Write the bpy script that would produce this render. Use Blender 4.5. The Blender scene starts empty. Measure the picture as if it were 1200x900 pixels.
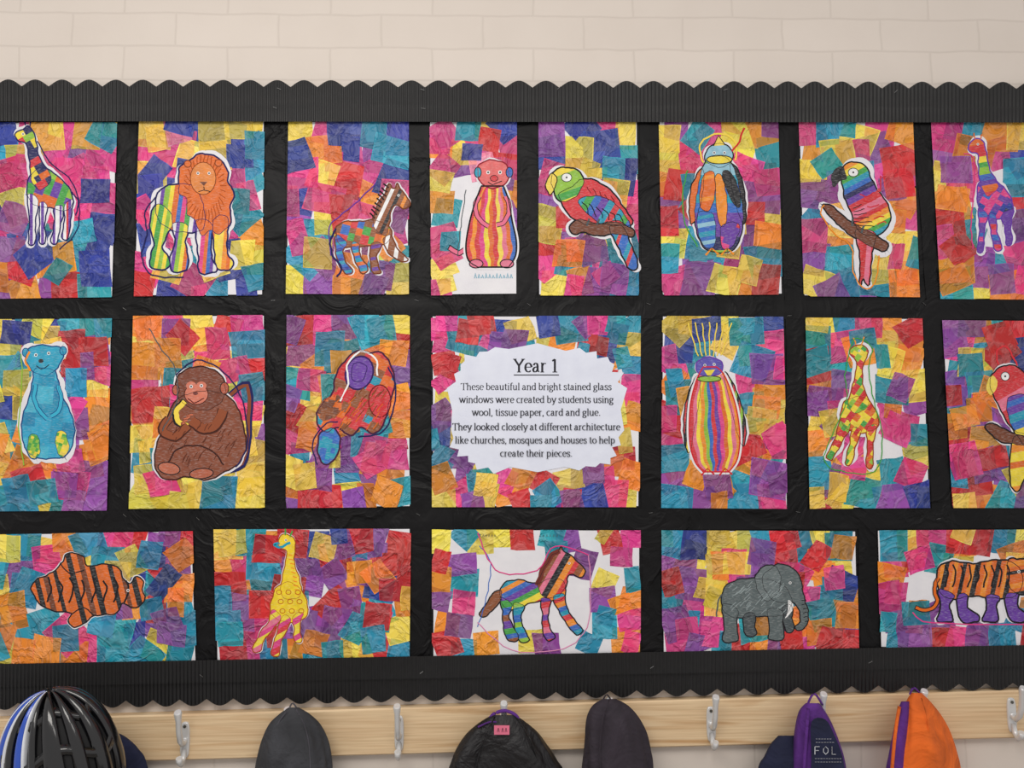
import bpy, math, random
from mathutils import Vector, Matrix
from mathutils.geometry import tessellate_polygon

# ------------------------------------------------------------------ camera model
F=900.0; D=1.65; CZ=1.6
th=math.radians(4.2); ph=math.radians(1.8); ro=math.radians(0.5)
fw=Vector((math.sin(ph)*math.cos(th), math.cos(ph)*math.cos(th), math.sin(th)))
r0=Vector((math.cos(ph),-math.sin(ph),0)); u0=r0.cross(fw)
rt=r0*math.cos(ro)-u0*math.sin(ro); up=u0*math.cos(ro)+r0*math.sin(ro)
CAM=Vector((0,-D,CZ))
def W(px,py,d=0.0):
    v=fw*F+rt*(px-600)+up*(450-py)
    t=(D-d)/v.y
    return CAM+v*t
PX=D/F
scene=bpy.context.scene
cd=bpy.data.cameras.new("camera"); cam=bpy.data.objects.new("camera",cd); scene.collection.objects.link(cam)
cd.sensor_width=36; cd.lens=36*F/1200; cd.clip_start=0.01
M=Matrix((rt,up,-fw)).transposed().to_4x4(); M.translation=CAM; cam.matrix_world=M
scene.camera=cam
scene.view_settings.view_transform='Standard'

def lin(c):
    o=[]
    for v in c[:3]:
        v=v/255.0
        o.append(v/12.92 if v<=0.04045 else ((v+0.055)/1.055)**2.4)
    return (o[0],o[1],o[2],1.0)

# ------------------------------------------------------------------ materials
def mat(name):
    m=bpy.data.materials.new(name); m.use_nodes=True
    nt=m.node_tree; b=nt.nodes['Principled BSDF']
    return m,nt,b
def N(nt,t,**k):
    n=nt.nodes.new(t)
    for a,v in k.items():
        setattr(n,a,v)
    return n
def objcoord(nt,scale=(1,1,1),rot=(0,0,0)):
    tc=N(nt,'ShaderNodeTexCoord'); mp=N(nt,'ShaderNodeMapping')
    mp.inputs['Scale'].default_value=scale; mp.inputs['Rotation'].default_value=rot
    nt.links.new(tc.outputs['Object'],mp.inputs['Vector']); return mp.outputs['Vector']
def noise(nt,vec,scale,detail=3,rough=0.5,dist=0.0):
    n=N(nt,'ShaderNodeTexNoise'); n.inputs['Scale'].default_value=scale; n.inputs['Detail'].default_value=detail
    n.inputs['Roughness'].default_value=rough; n.inputs['Distortion'].default_value=dist
    nt.links.new(vec,n.inputs['Vector']); return n.outputs['Fac']
def math_(nt,op,a,b=None,c=None,clamp=False):
    n=N(nt,'ShaderNodeMath',operation=op); n.use_clamp=clamp
    for i,x in enumerate((a,b,c)):
        if x is None: continue
        if hasattr(x,'links'): nt.links.new(x,n.inputs[i])
        else: n.inputs[i].default_value=x
    return n.outputs[0]
def ridge(nt,f,k):
    return math_(nt,'SUBTRACT',1.0,math_(nt,'MULTIPLY',math_(nt,'ABSOLUTE',math_(nt,'SUBTRACT',f,0.5)),k),clamp=True)
def ramp(nt,fac,stops):
    r=N(nt,'ShaderNodeValToRGB'); cr=r.color_ramp
    while len(cr.elements)<len(stops): cr.elements.new(0.5)
    for e,(p,c) in zip(cr.elements,stops): e.position=p; e.color=c
    nt.links.new(fac,r.inputs['Fac']); return r.outputs['Color']
def mul(nt,a,b,fac=1.0,mode='MULTIPLY'):
    m=N(nt,'ShaderNodeMixRGB',blend_type=mode); m.inputs['Fac'].default_value=fac
    for i,x in ((1,a),(2,b)):
        if hasattr(x,'links'): nt.links.new(x,m.inputs[i])
        else: m.inputs[i].default_value=x
    return m.outputs[0]
def bump(nt,b,h,strength,dist):
    n=N(nt,'ShaderNodeBump'); n.inputs['Strength'].default_value=strength; n.inputs['Distance'].default_value=dist
    nt.links.new(h,n.inputs['Height']); nt.links.new(n.outputs['Normal'],b.inputs['Normal']); return n
def simple(name,col,rough=0.6,metal=0.0,var=0.15,vs=60,bs=0.3,bd=0.002,bscale=None,spec=0.5):
    m,nt,b=mat(name); v=objcoord(nt); f=noise(nt,v,vs,4)
    c=ramp(nt,f,[(0.3,(1-var,1-var,1-var,1)),(0.7,(1,1,1,1))])
    nt.links.new(mul(nt,lin(col),c),b.inputs['Base Color'])
    b.inputs['Roughness'].default_value=rough; b.inputs['Metallic'].default_value=metal
    b.inputs['Specular IOR Level'].default_value=spec
    if bs>0: bump(nt,b,noise(nt,v,bscale or vs,5),bs,bd)
    return m
def attr(nt):
    a=N(nt,'ShaderNodeAttribute'); a.attribute_name='Col'; return a.outputs['Color']

# tissue : crumpled, with crease ridges
m_tissue,nt,b=mat("tissue_paper")
v=objcoord(nt)
f1=noise(nt,v,13,3,0.55,1.6); f2=noise(nt,v,30,2,0.5,1.2)
R1=ridge(nt,f1,14); R2=ridge(nt,f2,9)
c1=mul(nt,attr(nt),ramp(nt,f2,[(0.25,(0.66,0.66,0.68,1)),(0.5,(1,1,1,1)),(0.75,(1,1,1,1))]),0.85)  # crease shadows painted into the tissue colour as dark variation
cr_=math_(nt,'MULTIPLY_ADD',R2,0.4,R1,clamp=True)
c2=mul(nt,c1,ramp(nt,cr_,[(0.1,(0,0,0,1)),(1.0,(0.34,0.34,0.34,1))]),0.2,'SCREEN')  # crinkle highlights along the creases, screened into the colour
nt.links.new(c2,b.inputs['Base Color']); b.inputs['Roughness'].default_value=0.46
h=math_(nt,'MULTIPLY_ADD',R1,0.25,math_(nt,'MULTIPLY_ADD',R2,0.14,f2))
bump(nt,b,h,0.8,0.009)
# paper
m_paper,nt,b=mat("white_card")
v=objcoord(nt); nt.links.new(mul(nt,attr(nt),ramp(nt,noise(nt,v,30,3),[(0.3,(0.93,0.93,0.95,1)),(0.7,(1,1,1,1))])),b.inputs['Base Color'])
b.inputs['Roughness'].default_value=0.65; bump(nt,b,noise(nt,v,18,3),0.25,0.008)
# pen
m_pen,nt,b=mat("felt_pen_colouring")
v=objcoord(nt,(110,110,600),(0,math.radians(38),0))
sc=ramp(nt,noise(nt,v,1.0,2),[(0.5,(0,0,0,1)),(0.72,(0.7,0.7,0.7,1))])
v2=objcoord(nt)
cc=mul(nt,attr(nt),ramp(nt,noise(nt,v2,90,3),[(0.3,(0.8,0.8,0.8,1)),(0.65,(1,1,1,1))]))
nt.links.new(mul(nt,cc,sc,0.25,'SCREEN'),b.inputs['Base Color'])
b.inputs['Roughness'].default_value=0.6; bump(nt,b,noise(nt,v2,20,3),0.2,0.008)
m_wool,nt,b=mat("wool_outline")
nt.links.new(attr(nt),b.inputs['Base Color']); b.inputs['Roughness'].default_value=0.9
# black paper
m_black,nt,b=mat("black_backing_paper")
v=objcoord(nt); f=noise(nt,v,9,4,0.5,0.8)
nt.links.new(ramp(nt,f,[(0.3,(0.003,0.003,0.0035,1)),(0.7,(0.0065,0.006,0.007,1))]),b.inputs['Base Color'])
b.inputs['Roughness'].default_value=0.5; b.inputs['Specular IOR Level'].default_value=0.2
bump(nt,b,math_(nt,'MULTIPLY_ADD',ridge(nt,f,14),.15,f),0.55,0.02)
m_corr=simple("black_corrugated_card",(25,24,25),0.42,0,0.3,80,0.1,0.001,spec=.4)
# wall
m_wall,nt,b=mat("painted_brick")
tc=N(nt,'ShaderNodeTexCoord'); sx=N(nt,'ShaderNodeSeparateXYZ'); cx=N(nt,'ShaderNodeCombineXYZ')
nt.links.new(tc.outputs['Object'],sx.inputs[0]); nt.links.new(sx.outputs['X'],cx.inputs['X']); nt.links.new(sx.outputs['Z'],cx.inputs['Y'])
nz=N(nt,'ShaderNodeTexNoise'); nz.inputs['Scale'].default_value=9; nt.links.new(cx.outputs[0],nz.inputs['Vector'])
mm=N(nt,'ShaderNodeMixRGB',blend_type='ADD'); mm.inputs['Fac'].default_value=0.012
nt.links.new(cx.outputs[0],mm.inputs[1]); nt.links.new(nz.outputs['Color'],mm.inputs[2])
br=N(nt,'ShaderNodeTexBrick'); br.inputs['Scale'].default_value=1.0
br.inputs['Brick Width'].default_value=0.225; br.inputs['Row Height'].default_value=0.075
br.inputs['Mortar Size'].default_value=0.004; br.inputs['Mortar Smooth'].default_value=1.0
br.inputs['Color1'].default_value=lin((225,214,204)); br.inputs['Color2'].default_value=lin((222,211,201)); br.inputs['Mortar'].default_value=lin((214,203,193))
nt.links.new(mm.outputs[0],br.inputs['Vector'])
f=noise(nt,tc.outputs['Object'],7,5)
nt.links.new(mul(nt,br.outputs['Color'],ramp(nt,f,[(0.3,(0.96,0.955,0.95,1)),(0.7,(1,1,1,1))])),b.inputs['Base Color'])
b.inputs['Roughness'].default_value=0.6
inv=math_(nt,'SUBTRACT',1.0,br.outputs['Fac'])
bump(nt,b,math_(nt,'MULTIPLY_ADD',noise(nt,tc.outputs['Object'],45,5),0.7,math_(nt,'MULTIPLY',inv,.7)),0.2,0.003)
# pine
m_pine,nt,b=mat("pine_wood")
v=objcoord(nt,(1.2,12,22)); f=noise(nt,v,2.2,4,0.5,0.8)
v2=objcoord(nt,(3,60,160)); g=noise(nt,v2,1.5,3)
c=ramp(nt,f,[(0.3,lin((224,190,148))),(0.5,lin((236,208,168))),(0.7,lin((206,164,116)))])
nt.links.new(mul(nt,c,ramp(nt,g,[(0.3,(0.82,0.77,0.72,1)),(0.6,(1,1,1,1))])),b.inputs['Base Color'])
b.inputs['Roughness'].default_value=0.4
m_metal=simple("white_enamelled_metal",(225,225,225),0.25,0.25,0.05,30,0)
m_screw=simple("screw_steel",(110,108,102),0.3,0.9,0.05,30,0)
m_staple=simple("staple_metal",(200,200,200),0.3,0.8,0.05,30,0)

# ------------------------------------------------------------------ builder
class B:
    def __init__(s): s.v=[];s.f=[];s.m=[];s.c=[];s.sm=[]
    def face(s,pts,mi=0,col=(1,1,1,1),smooth=False):
        i=len(s.v); s.v+=[tuple(p) for p in pts]; s.f.append(tuple(range(i,i+len(pts)))); s.m.append(mi); s.c.append(col); s.sm.append(smooth)
    def grid(s,rows,mi=0,col=(1,1,1,1),closed=False,smooth=True):
        i=len(s.v); n=len(rows[0])
        for r in rows: s.v+=[tuple(p) for p in r]
        for a in range(len(rows)-1):
            for k in range(n if closed else n-1):
                k2=(k+1)%n
                s.f.append((i+a*n+k,i+a*n+k2,i+(a+1)*n+k2,i+(a+1)*n+k)); s.m.append(mi); s.c.append(col); s.sm.append(smooth)
        return i,n
    def cap(s,i,n,mi,col=(1,1,1,1)):
        s.f.append(tuple(range(i,i+n))); s.m.append(mi); s.c.append(col); s.sm.append(False)
    def tube(s,path,rad,mi=0,seg=10,flat=1.0,smooth=True):
        rows=[];P=[Vector(p) for p in path]
        for k,p in enumerate(P):
            t=(P[min(k+1,len(P)-1)]-P[max(k-1,0)]).normalized()
            a=Vector((1,0,0)) if abs(t.x)<0.9 else Vector((0,0,1))
            n1=(a-t*a.dot(t)).normalized(); n2=t.cross(n1)
            r=rad[k] if isinstance(rad,(list,tuple)) else rad
            rows.append([p+n1*(r*math.cos(q*2*math.pi/seg))+n2*(r*flat*math.sin(q*2*math.pi/seg)) for q in range(seg)])
        i,n=s.grid(rows,mi,closed=True,smooth=smooth)
        s.cap(i,n,mi); s.cap(i+(len(rows)-1)*n,n,mi)
    def box(s,c8,mi=0):
        a=c8[:4];b_=c8[4:]
        s.face(a,mi); s.face(b_[::-1],mi)
        for k in range(4):
            k2=(k+1)%4; s.face([a[k],b_[k],b_[k2],a[k2]],mi)
    def build(s,name,mats,parent=None,weld=False):
        me=bpy.data.meshes.new(name); me.from_pydata(s.v,[],s.f)
        for m in mats: me.materials.append(m)
        me.polygons.foreach_set('material_index',s.m); me.polygons.foreach_set('use_smooth',s.sm)
        ca=me.color_attributes.new('Col','FLOAT_COLOR','CORNER'); buf=[]
        for f,c in zip(s.f,s.c): buf+=list(c)*len(f)
        ca.data.foreach_set('color',buf)
        me.update()
        o=bpy.data.objects.new(name,me); scene.collection.objects.link(o)
        if parent: o.parent=parent
        return o

# ------------------------------------------------------------------ 2D helpers
def cr(pts,closed=True,n=5):
    out=[];L=len(pts)
    rng=range(L if closed else L-1)
    for i in rng:
        if closed: p=[pts[(i+k-1)%L] for k in range(4)]
        else: p=[pts[max(0,min(L-1,i+k-1))] for k in range(4)]
        for j in range(n):
            t=j/n
            out.append(tuple(0.5*((2*p[1][a])+(-p[0][a]+p[2][a])*t+(2*p[0][a]-5*p[1][a]+4*p[2][a]-p[3][a])*t*t+(-p[0][a]+3*p[1][a]-3*p[2][a]+p[3][a])*t**3) for a in range(2)))
    if not closed: out.append(tuple(pts[-1][:2]))
    return out
def wob(P): return [(x+.5*math.sin(.42*y+.11*x)+.2*math.sin(1.1*y),y+.5*math.sin(.39*x-.13*y)+.2*math.sin(.95*x)) for x,y in P]
def area(p): return 0.5*sum(p[i][0]*p[(i+1)%len(p)][1]-p[(i+1)%len(p)][0]*p[i][1] for i in range(len(p)))
def clip_half(poly,nx,ny,c):
    out=[]
    for i in range(len(poly)):
        a=poly[i];b_=poly[(i+1)%len(poly)]
        da=nx*a[0]+ny*a[1]-c; db=nx*b_[0]+ny*b_[1]-c
        if da<=0: out.append(a)
        if (da<0<db) or (db<0<da):
            t=da/(da-db); out.append((a[0]+(b_[0]-a[0])*t,a[1]+(b_[1]-a[1])*t))
    return out
def clip_convex(poly,cl):
    s=1 if area(cl)>0 else -1
    for i in range(len(cl)):
        a=cl[i];b_=cl[(i+1)%len(cl)]
        nx=(b_[1]-a[1])*s; ny=-(b_[0]-a[0])*s
        poly=clip_half(poly,nx,ny,nx*a[0]+ny*a[1])
        if len(poly)<3: return []
    return poly

C=dict(P=(232,64,142),B=(38,62,164),T=(30,156,184),Y=(250,220,84),O=(248,150,38),R=(212,36,44),V=(148,76,164),L=(246,152,188),
  W=(240,238,240),G=(70,170,70),K=(24,22,28),N=(120,62,34),E=(86,94,98),S=(150,200,220),M=(236,120,150),D=(30,30,90),g=(150,200,60),o=(232,110,26),r=(220,50,60),b=(50,110,200),v=(110,60,170),k=(245,190,200),t=(30,160,190),y=(250,225,60),w=(250,250,250),n=(150,85,45))
def col(x): return C[x] if isinstance(x,str) else x
STEP=5e-6
class Art:
    def __init__(s,name,quad,d=0.0165,seed=0):
        s.name=name;s.q=quad;s.b=B();s.d=d;s.layer=0;s.rng=random.Random(seed*77+5)
        q=quad
        fr=[W(*p,d) for p in q]
        fr2=[(p.x,p.y,p.z) for p in fr]; bk=[(f.x,-(d-0.0012),f.z) for f in fr]
        s.b.box(fr2+bk,0)
        for i in range(len(s.b.c)): s.b.c[i]=lin((238,236,240))
    def z(s): s.layer+=1; return s.d+s.layer*STEP
    def uv(s,u,v):
        q=s.q
        a=(q[0][0]*(1-u)+q[1][0]*u, q[0][1]*(1-u)+q[1][1]*u); b_=(q[3][0]*(1-u)+q[2][0]*u, q[3][1]*(1-u)+q[2][1]*u)
        return (a[0]*(1-v)+b_[0]*v,a[1]*(1-v)+b_[1]*v)
    def flat(s,poly,c,mi,z):
        s.b.face([W(p[0],p[1],z) for p in poly],mi,c)
    def collage(s,rows,size=1.55,extra=0.38):
        R=s.rng; nr=len(rows); nc=len(rows[0]); sq=[]
        w=math.dist(s.q[0],s.q[1])/nc; h=math.dist(s.q[0],s.q[3])/nr; side=(w+h)/2
        items=[]
        for j in range(nr):
            for i in range(nc):
                items.append(((i+0.5)/nc,(j+0.5)/nr,rows[j][i],size))
        R.shuffle(items); it2=[]
        for j in range(nr):
            for i in range(nc):
                if R.random()<extra and rows[j][i]!='W':
                    jj=min(nr-1,max(0,j+R.choice([-1,0,0,1])));ii=min(nc-1,max(0,i+R.choice([-1,0,0,1])))
                    ch=rows[jj][ii]
                    if R.random()<0.15: ch=R.choice('PTYORVYT')
                    it2.append(((i+0.5+R.uniform(-.6,.6))/nc,(j+0.5+R.uniform(-.6,.6))/nr,ch,size*0.8))
        for (u,v_,ch,sz) in items+it2:
            if ch=='W': continue
            u+=R.uniform(-.28,.28)/nc; v_+=R.uniform(-.28,.28)/nr
            cx,cy=s.uv(u,v_); a=R.gauss(0,0.18) if R.random()<0.8 else R.uniform(0,1.5)
            hw=side*sz*0.5*R.uniform(.8,1.15); hh=side*sz*0.5*R.uniform(.8,1.15)
            if R.random()<.12: hw*=.65
            P=[]; sk=R.uniform(-.12,.12)
            for (x,y) in ((-hw,-hh),(-hw*.3,-hh),(hw*.4,-hh),(hw,-hh),(hw,0),(hw,hh),(hw*.2,hh),(-hw*.5,hh),(-hw,hh),(-hw,0)):
                x*=1-R.uniform(-.03,.07); y*=1-R.uniform(-.03,.07); x+=sk*y
                P.append((cx+x*math.cos(a)-y*math.sin(a),cy+x*math.sin(a)+y*math.cos(a)))
            ex=[s.uv(-.008,-.004),s.uv(1.008,-.004),s.uv(1.008,1.006),s.uv(-.008,1.006)]
            P=clip_convex(P,ex)
            if len(P)<3: continue
            br_=R.uniform(.88,1.06); cc=[min(255,x*br_+R.uniform(-10,10)) for x in C[ch]]
            l=lin([max(0,x) for x in cc]); z=s.z()
            for t in s.tris(P): s.flat(t,l,1,z)
            core=[(cx+x*math.cos(a)-y*math.sin(a),cy+x*math.sin(a)+y*math.cos(a)) for x,y in ((-hw*.94-sk*hh*.94,-hh*.94),(hw*.94-sk*hh*.94,-hh*.94),(hw*.94+sk*hh*.94,hh*.94),(-hw*.94+sk*hh*.94,hh*.94))]
            core=clip_convex(core,ex)
            if len(core)<3: continue
            for (Q,lq) in sq[-40:]:
                I=clip_convex(core,Q)
                if len(I)>=3 and abs(area(I))>20:
                    z2=s.z()
                    m=tuple(l[k]*(0.58+0.46*lq[k]) for k in range(3))+(1,)
                    s.flat(I,m,1,z2)
            sq.append((core,l))
    def tris(s,poly):
        t=tessellate_polygon([[Vector((p[0],p[1],0)) for p in poly]])
        return [[poly[i] for i in tr] for tr in t]
    def fill(s,poly,c,sm=True,mi=2):
        if sm: poly=wob(cr(poly))
        z=s.z()
        T=s.tris(poly)
        if isinstance(c,tuple) and isinstance(c[0],str) and c[0] in('st','pa'):
            kind,ang,w,cols=c[0],math.radians(c[1]),c[2],c[3]
            nx,ny=math.cos(ang),math.sin(ang); R=s.rng
            pr=[nx*p[0]+ny*p[1] for p in poly]; lo,hi=min(pr),max(pr)
            edges=[lo-1]
            while edges[-1]<hi: edges.append(edges[-1]+w*R.uniform(.75,1.25))
            for k in range(len(edges)-1):
                c1=lin(col(cols[k%len(cols)]))
                sub=[(None,None)]
                if kind=='pa':
                    mx,my=-ny,nx; pq=[mx*p[0]+my*p[1] for p in poly]; e=[min(pq)-1-R.uniform(0,w)]
                    while e[-1]<max(pq): e.append(e[-1]+w*R.uniform(.7,1.5))
                    sub=[(e[q],e[q+1]) for q in range(len(e)-1)]
                for (e0,e1) in sub:
                    if e0 is not None: c1=lin(col(R.choice(cols)))
                    for t in T:
                        p=clip_half(t,nx,ny,edges[k+1])
                        if len(p)>2: p=clip_half(p,-nx,-ny,-edges[k])
                        if e0 is not None:
                            if len(p)>2: p=clip_half(p,mx,my,e1)
                            if len(p)>2: p=clip_half(p,-mx,-my,-e0)
                        if len(p)>2 and abs(area(p))>0.01: s.flat(p,c1,mi,z)
        else:
            l=lin(col(c))
            for t in T:
                if abs(area(t))>1e-4: s.flat(t,l,mi,z)
    def line(s,pts,w=1.2,c='K',closed=False,sm=True,mi=3,raise_=0.0):
        if sm: pts=wob(cr(pts,closed,5))
        z=s.z(); n=len(pts); L=[];Rr=[];Cc=[]
        for i in range(n):
            a=pts[(i-1)%n if closed else max(0,i-1)]; b_=pts[(i+1)%n if closed else min(n-1,i+1)]
            dx,dy=b_[0]-a[0],b_[1]-a[1]; l=math.hypot(dx,dy) or 1; dx/=l;dy/=l
            ww=(w(i/max(1,n-1),dx,dy) if callable(w) else w)*0.5
            p=pts[i]; L.append(W(p[0]-dy*ww,p[1]+dx*ww,z)); Rr.append(W(p[0]+dy*ww,p[1]-dx*ww,z)); Cc.append(W(p[0],p[1],z+raise_))
        lc=lin(col(c))
        rows=[[L[i],Cc[i],Rr[i]] if raise_ else [L[i],Rr[i]] for i in range(n)]
        if closed: rows.append(rows[0])
        s.b.grid(rows,mi,lc,smooth=False)
    def ell(s,cx,cy,rx,ry,c,rot=0,n=20,outline=0,oc='K'):
        a=math.radians(rot)
        P=[(cx+rx*math.cos(t)*math.cos(a)-ry*math.sin(t)*math.sin(a),cy+rx*math.cos(t)*math.sin(a)+ry*math.sin(t)*math.cos(a)) for t in [k*2*math.pi/n for k in range(n)]]
        if c: s.fill(P,c,False)
        if outline: s.line(P,outline,oc,True,False)
    def animal(s,parts,halo=5,ol=1.6,oc='K',hc=(236,234,238)):
        halo*=.5
        if halo:
            for p,c in parts:
                s.fill(p,hc,mi=0); s.line(p,lambda t,dx,dy:2*halo*(.75+.5*math.sin(t*19+p[0][0])),hc,True,mi=0)
        for p,c in parts: s.line(p,2*ol,oc,True)
        for p,c in parts: s.fill(p,c)
        for p,c in parts: s.line(p,ol*0.5,oc,True,raise_=0.0002)
    def vstripes(s,L,R,n,cols,ol=2.0,halo=6,oc='K'):
        L=cr(L,False,6);R_=cr(R,False,6)
        out=L+R_[::-1]; halo*=.5
        if halo: s.fill(out,(238,236,238),False,mi=0); s.line(out,2*halo,(238,236,238),True,False,mi=0)
        z=s.z()
        f=lambda i,t:(L[i][0]+(R_[i][0]-L[i][0])*t+0.9*math.sin(i*.9+t*9),L[i][1]+(R_[i][1]-L[i][1])*t)
        for k in range(n):
            a,b_=k/n,(k+1)/n
            for i in range(len(L)-1):
                s.flat([f(i,a),f(i,b_),f(i+1,b_),f(i+1,a)],lin(col(cols[k%len(cols)])),2,z)
        s.line(out,ol,oc,True,False,raise_=0.0003)
    def eye(s,x,y,r=1.8):
        s.ell(x,y,r,r,'w'); s.ell(x,y,r*.55,r*.55,'K')
    def done(s):
        return s.b.build(s.name,[m_paper,m_tissue,m_pen,m_wool])

# ---------- 1 giraffe
a=Art("giraffe_collage_artwork",[(-12,144),(136,144),(131,347),(-12,349)],seed=1)
a.collage(["BPYPY","TYPVP","PPYPP","BYPPP","PVYPB","VBTTB","OROTB","VOVRT"])
a.animal([([(36,205),(50,196),(66,206),(80,219),(85,236),(78,247),(58,243),(40,240),(32,225)],('pa',20,10,'GgoGyvG')),
 ([(18,160),(21,154),(28,152),(33,148),(38,153),(42,165),(46,185),(60,207),(50,222),(38,215),(35,190),(31,168),(22,165)],('pa',60,9,'DoyDgr')),
 ([(33,228),(45,236),(41,258),(41,284),(34,284),(35,260)],('st',0,3,'wvw')),([(47,238),(55,240),(52,262),(53,283),(47,283),(47,262)],('st',0,3,'wvw')),
 ([(64,242),(74,243),(71,262),(66,284),(60,283),(64,262)],('st',0,3,'wvw')),([(76,240),(85,234),(83,254),(79,279),(73,278),(76,258)],('st',0,3,'vwr'))],halo=7,ol=1.3,oc='D')
a.line([(84,225),(92,238),(88,252)],1.6,'D'); a.eye(27,157,1.6)
for p in [(30,147,28,140),(35,148,36,141)]: a.line([p[:2],p[2:]],1.5,'D',sm=False)
a.line([(44,165),(58,190),(80,208),(92,235),(90,270),(70,292)],1.4,'D',raise_=.0006)
a.done()
# ---------- 2 lion
a=Art("lion_collage_artwork",[(164,143),(309,142),(307,345),(158,346)],seed=2)
a.collage(["YLBBY","PPYBT","YPBPT","BPWTP","PYWPT","BPWWO","PYTBY","RBPTB"])
st=('st',8,5,'WvgyobPG')
a.animal([([(184,230),(192,220),(208,216),(226,218),(238,240),(238,268),(215,272),(198,268),(184,254)],st),
 ([(182,240),(198,246),(202,262),(194,278),(190,292),(198,303),(196,314),(178,314),(177,300),(181,284),(176,264)],('st',10,5,'gyGy')),([(202,262),(220,264),(217,284),(220,302),(218,316),(202,317),(200,300),(206,284)],st),
 ([(230,258),(248,262),(247,284),(248,302),(254,314),(250,319),(234,319),(233,300),(231,284)],('st',5,5,'vWPob')),([(250,258),(267,254),(266,276),(266,296),(273,308),(268,316),(255,314),(252,298)],('st',5,5,'oyYO')),
 ([(210,212),(211,196),(221,190),(230,182),(242,181),(256,186),(266,199),(267,214),(274,226),(269,244),(270,260),(258,274),(246,270),(236,276),(228,258),(219,250),(219,234),(210,226)],'o')],halo=10,ol=1.6,oc='D')
for k in range(34):
    t=k/34*2*math.pi; x,y=240+18*math.cos(t),222+24*math.sin(t); a.line([(x,y),(x+7*math.cos(t+.3),y+17*math.sin(t+.2))],1.0,(176,76,18))
a.ell(238,209,15,19,(236,140,60),outline=.9,oc=(130,60,20))
a.eye(232,203);a.eye(245,203); a.fill([(234,213),(243,213),(239,218)],(110,50,20),False); a.line([(239,218),(239,222),(232,225)],1,'K');a.line([(239,222),(246,225)],1,'K')
a.ell(220,192,4,4,'o',outline=1,oc=(130,60,20)); a.ell(256,191,4,4,'o',outline=1,oc=(130,60,20))
a.line([(184,230),(170,248),(172,275),(166,300),(178,322),(215,325)],1.6,'D',raise_=.0006)
a.done()
# ---------- 3 pony
a=Art("patchwork_pony_artwork",[(339,143),(478,143),(478,344),(336,343)],seed=3)
a.collage(["YPBTB","BOPVT","PYRPB","BPVOP","VYRPV","PTOYP","TVPTT","YVOTY"])
z1=('st',25,4,'NnwnKnOn')
a.animal([([(394,268),(405,260),(422,260),(440,258),(456,266),(458,278),(450,286),(430,288),(412,289),(398,287)],('pa',15,8,'nrnoNOGnb')),
 ([(438,266),(440,248),(446,234),(452,226),(456,216),(460,221),(464,220),(466,215),(469,222),(477,232),(480,240),(474,244),(464,240),(458,246),(456,262),(452,276)],z1),
 ([(394,276),(406,283),(402,294),(404,306),(413,318),(406,321),(398,310),(394,296)],('st',80,4,'bBt')),([(412,285),(421,286),(421,298),(430,312),(430,318),(424,320),(416,304)],('st',80,4,'tob')),
 ([(436,285),(447,286),(441,300),(444,314),(446,319),(438,320),(434,304)],('st',80,4,'nvn')),([(449,280),(458,276),(464,290),(474,300),(478,304),(470,306),(456,296)],('st',10,4,'nwn'))],halo=5,ol=1.3,oc='N')
a.eye(467,229,1.5)
for k in range(9): a.line([(440+k*2,256-k*4.4),(433+k*2,250-k*4.4)],1.8,'K')
a.line([(394,268),(387,282),(390,300),(400,312),(395,325)],2.4,'D',raise_=.0008)
a.line([(440,215),(420,235),(400,252),(386,266),(388,300)],1.3,'v',raise_=.0006)
a.done()
# ---------- 4 meerkat
a=Art("rainbow_meerkat_artwork",[(504,143),(605,143),(605,344),(506,345)],seed=4)
a.collage(["PTYB","OYPP","PVLR","YWWV","OWWO","TWWV","PWWW","PWWW","YWWW","PWWW"],size=1.35)
a.line([(550,288),(538,296),(526,290)],6.5,'K');a.line([(550,288),(538,296),(527,291)],4.4,'M')
a.vstripes([(564,218),(556,240),(550,262),(546,288),(549,305),(560,313)],[(590,218),(596,235),(600,258),(605,282),(604,300),(596,313)],11,'rOrPyorYMob',halo=6)
a.animal([([(561,208),(560,197),(567,190),(579,188),(591,192),(596,202),(593,214),(580,220),(567,217)],(236,110,110))],halo=5,ol=1.3,oc=(150,30,50))
a.ell(560,202,4,6,'t',outline=1);a.ell(597,202,4,6,'b',outline=1); a.eye(572,202,2.2);a.eye(586,202,2.2)
a.ell(579,209,4.5,3.5,'r',outline=.8); a.line([(571,213),(579,216),(588,212)],1,'K')
for p in ([(561,230),(557,245),(564,260),(573,265)],[(593,230),(597,245),(591,260),(582,264)]): a.line(p,6,'K');a.line(p,4.2,'M')
for x in (558,594): a.ell(x,309,8,5,'M',outline=1.2)
a.line([(546,222),(540,265),(536,300)],1.0,'E')
for k in range(11):
    x=556+k*4.2; a.line([(x,326),(x+1,320+(k%3)),(x+2.4,326)],.8,'t',sm=False)
a.done()
# ---------- 5 parrot on branch
a=Art("parrot_collage_artwork",[(632,143),(746,143),(748,345),(632,345)],seed=5)
a.collage(["VBPY","BYBT","PPYB","VYPP","YPYP","RVYP","PTPT","YOVT"])
a.animal([([(655,228),(668,220),(682,210),(700,213),(718,226),(730,242),(741,262),(722,264),(704,262),(684,262),(666,250)],'r'),
 ([(646,213),(648,203),(658,197),(672,198),(683,207),(682,220),(672,232),(656,236),(650,226)],('st',70,9,'yggG')),
 ([(678,234),(704,230),(722,240),(735,256),(738,266),(722,258),(706,262),(690,252)],('st',30,7,'tGbvtr')),
 ([(714,266),(730,266),(738,284),(747,308),(744,316),(736,312),(724,288)],('st',20,5,'bbtr')),
 ([(668,264),(680,257),(700,262),(720,260),(741,268),(740,277),(722,274),(700,276),(684,272),(672,274)],'N')],halo=8,ol=1.5)
a.fill([(648,203),(641,210),(640,220),(645,228),(650,220),(653,211)],'Y'); a.line([(648,203),(641,210),(640,220),(645,228),(650,220),(653,211)],1.2,'K',True)
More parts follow.
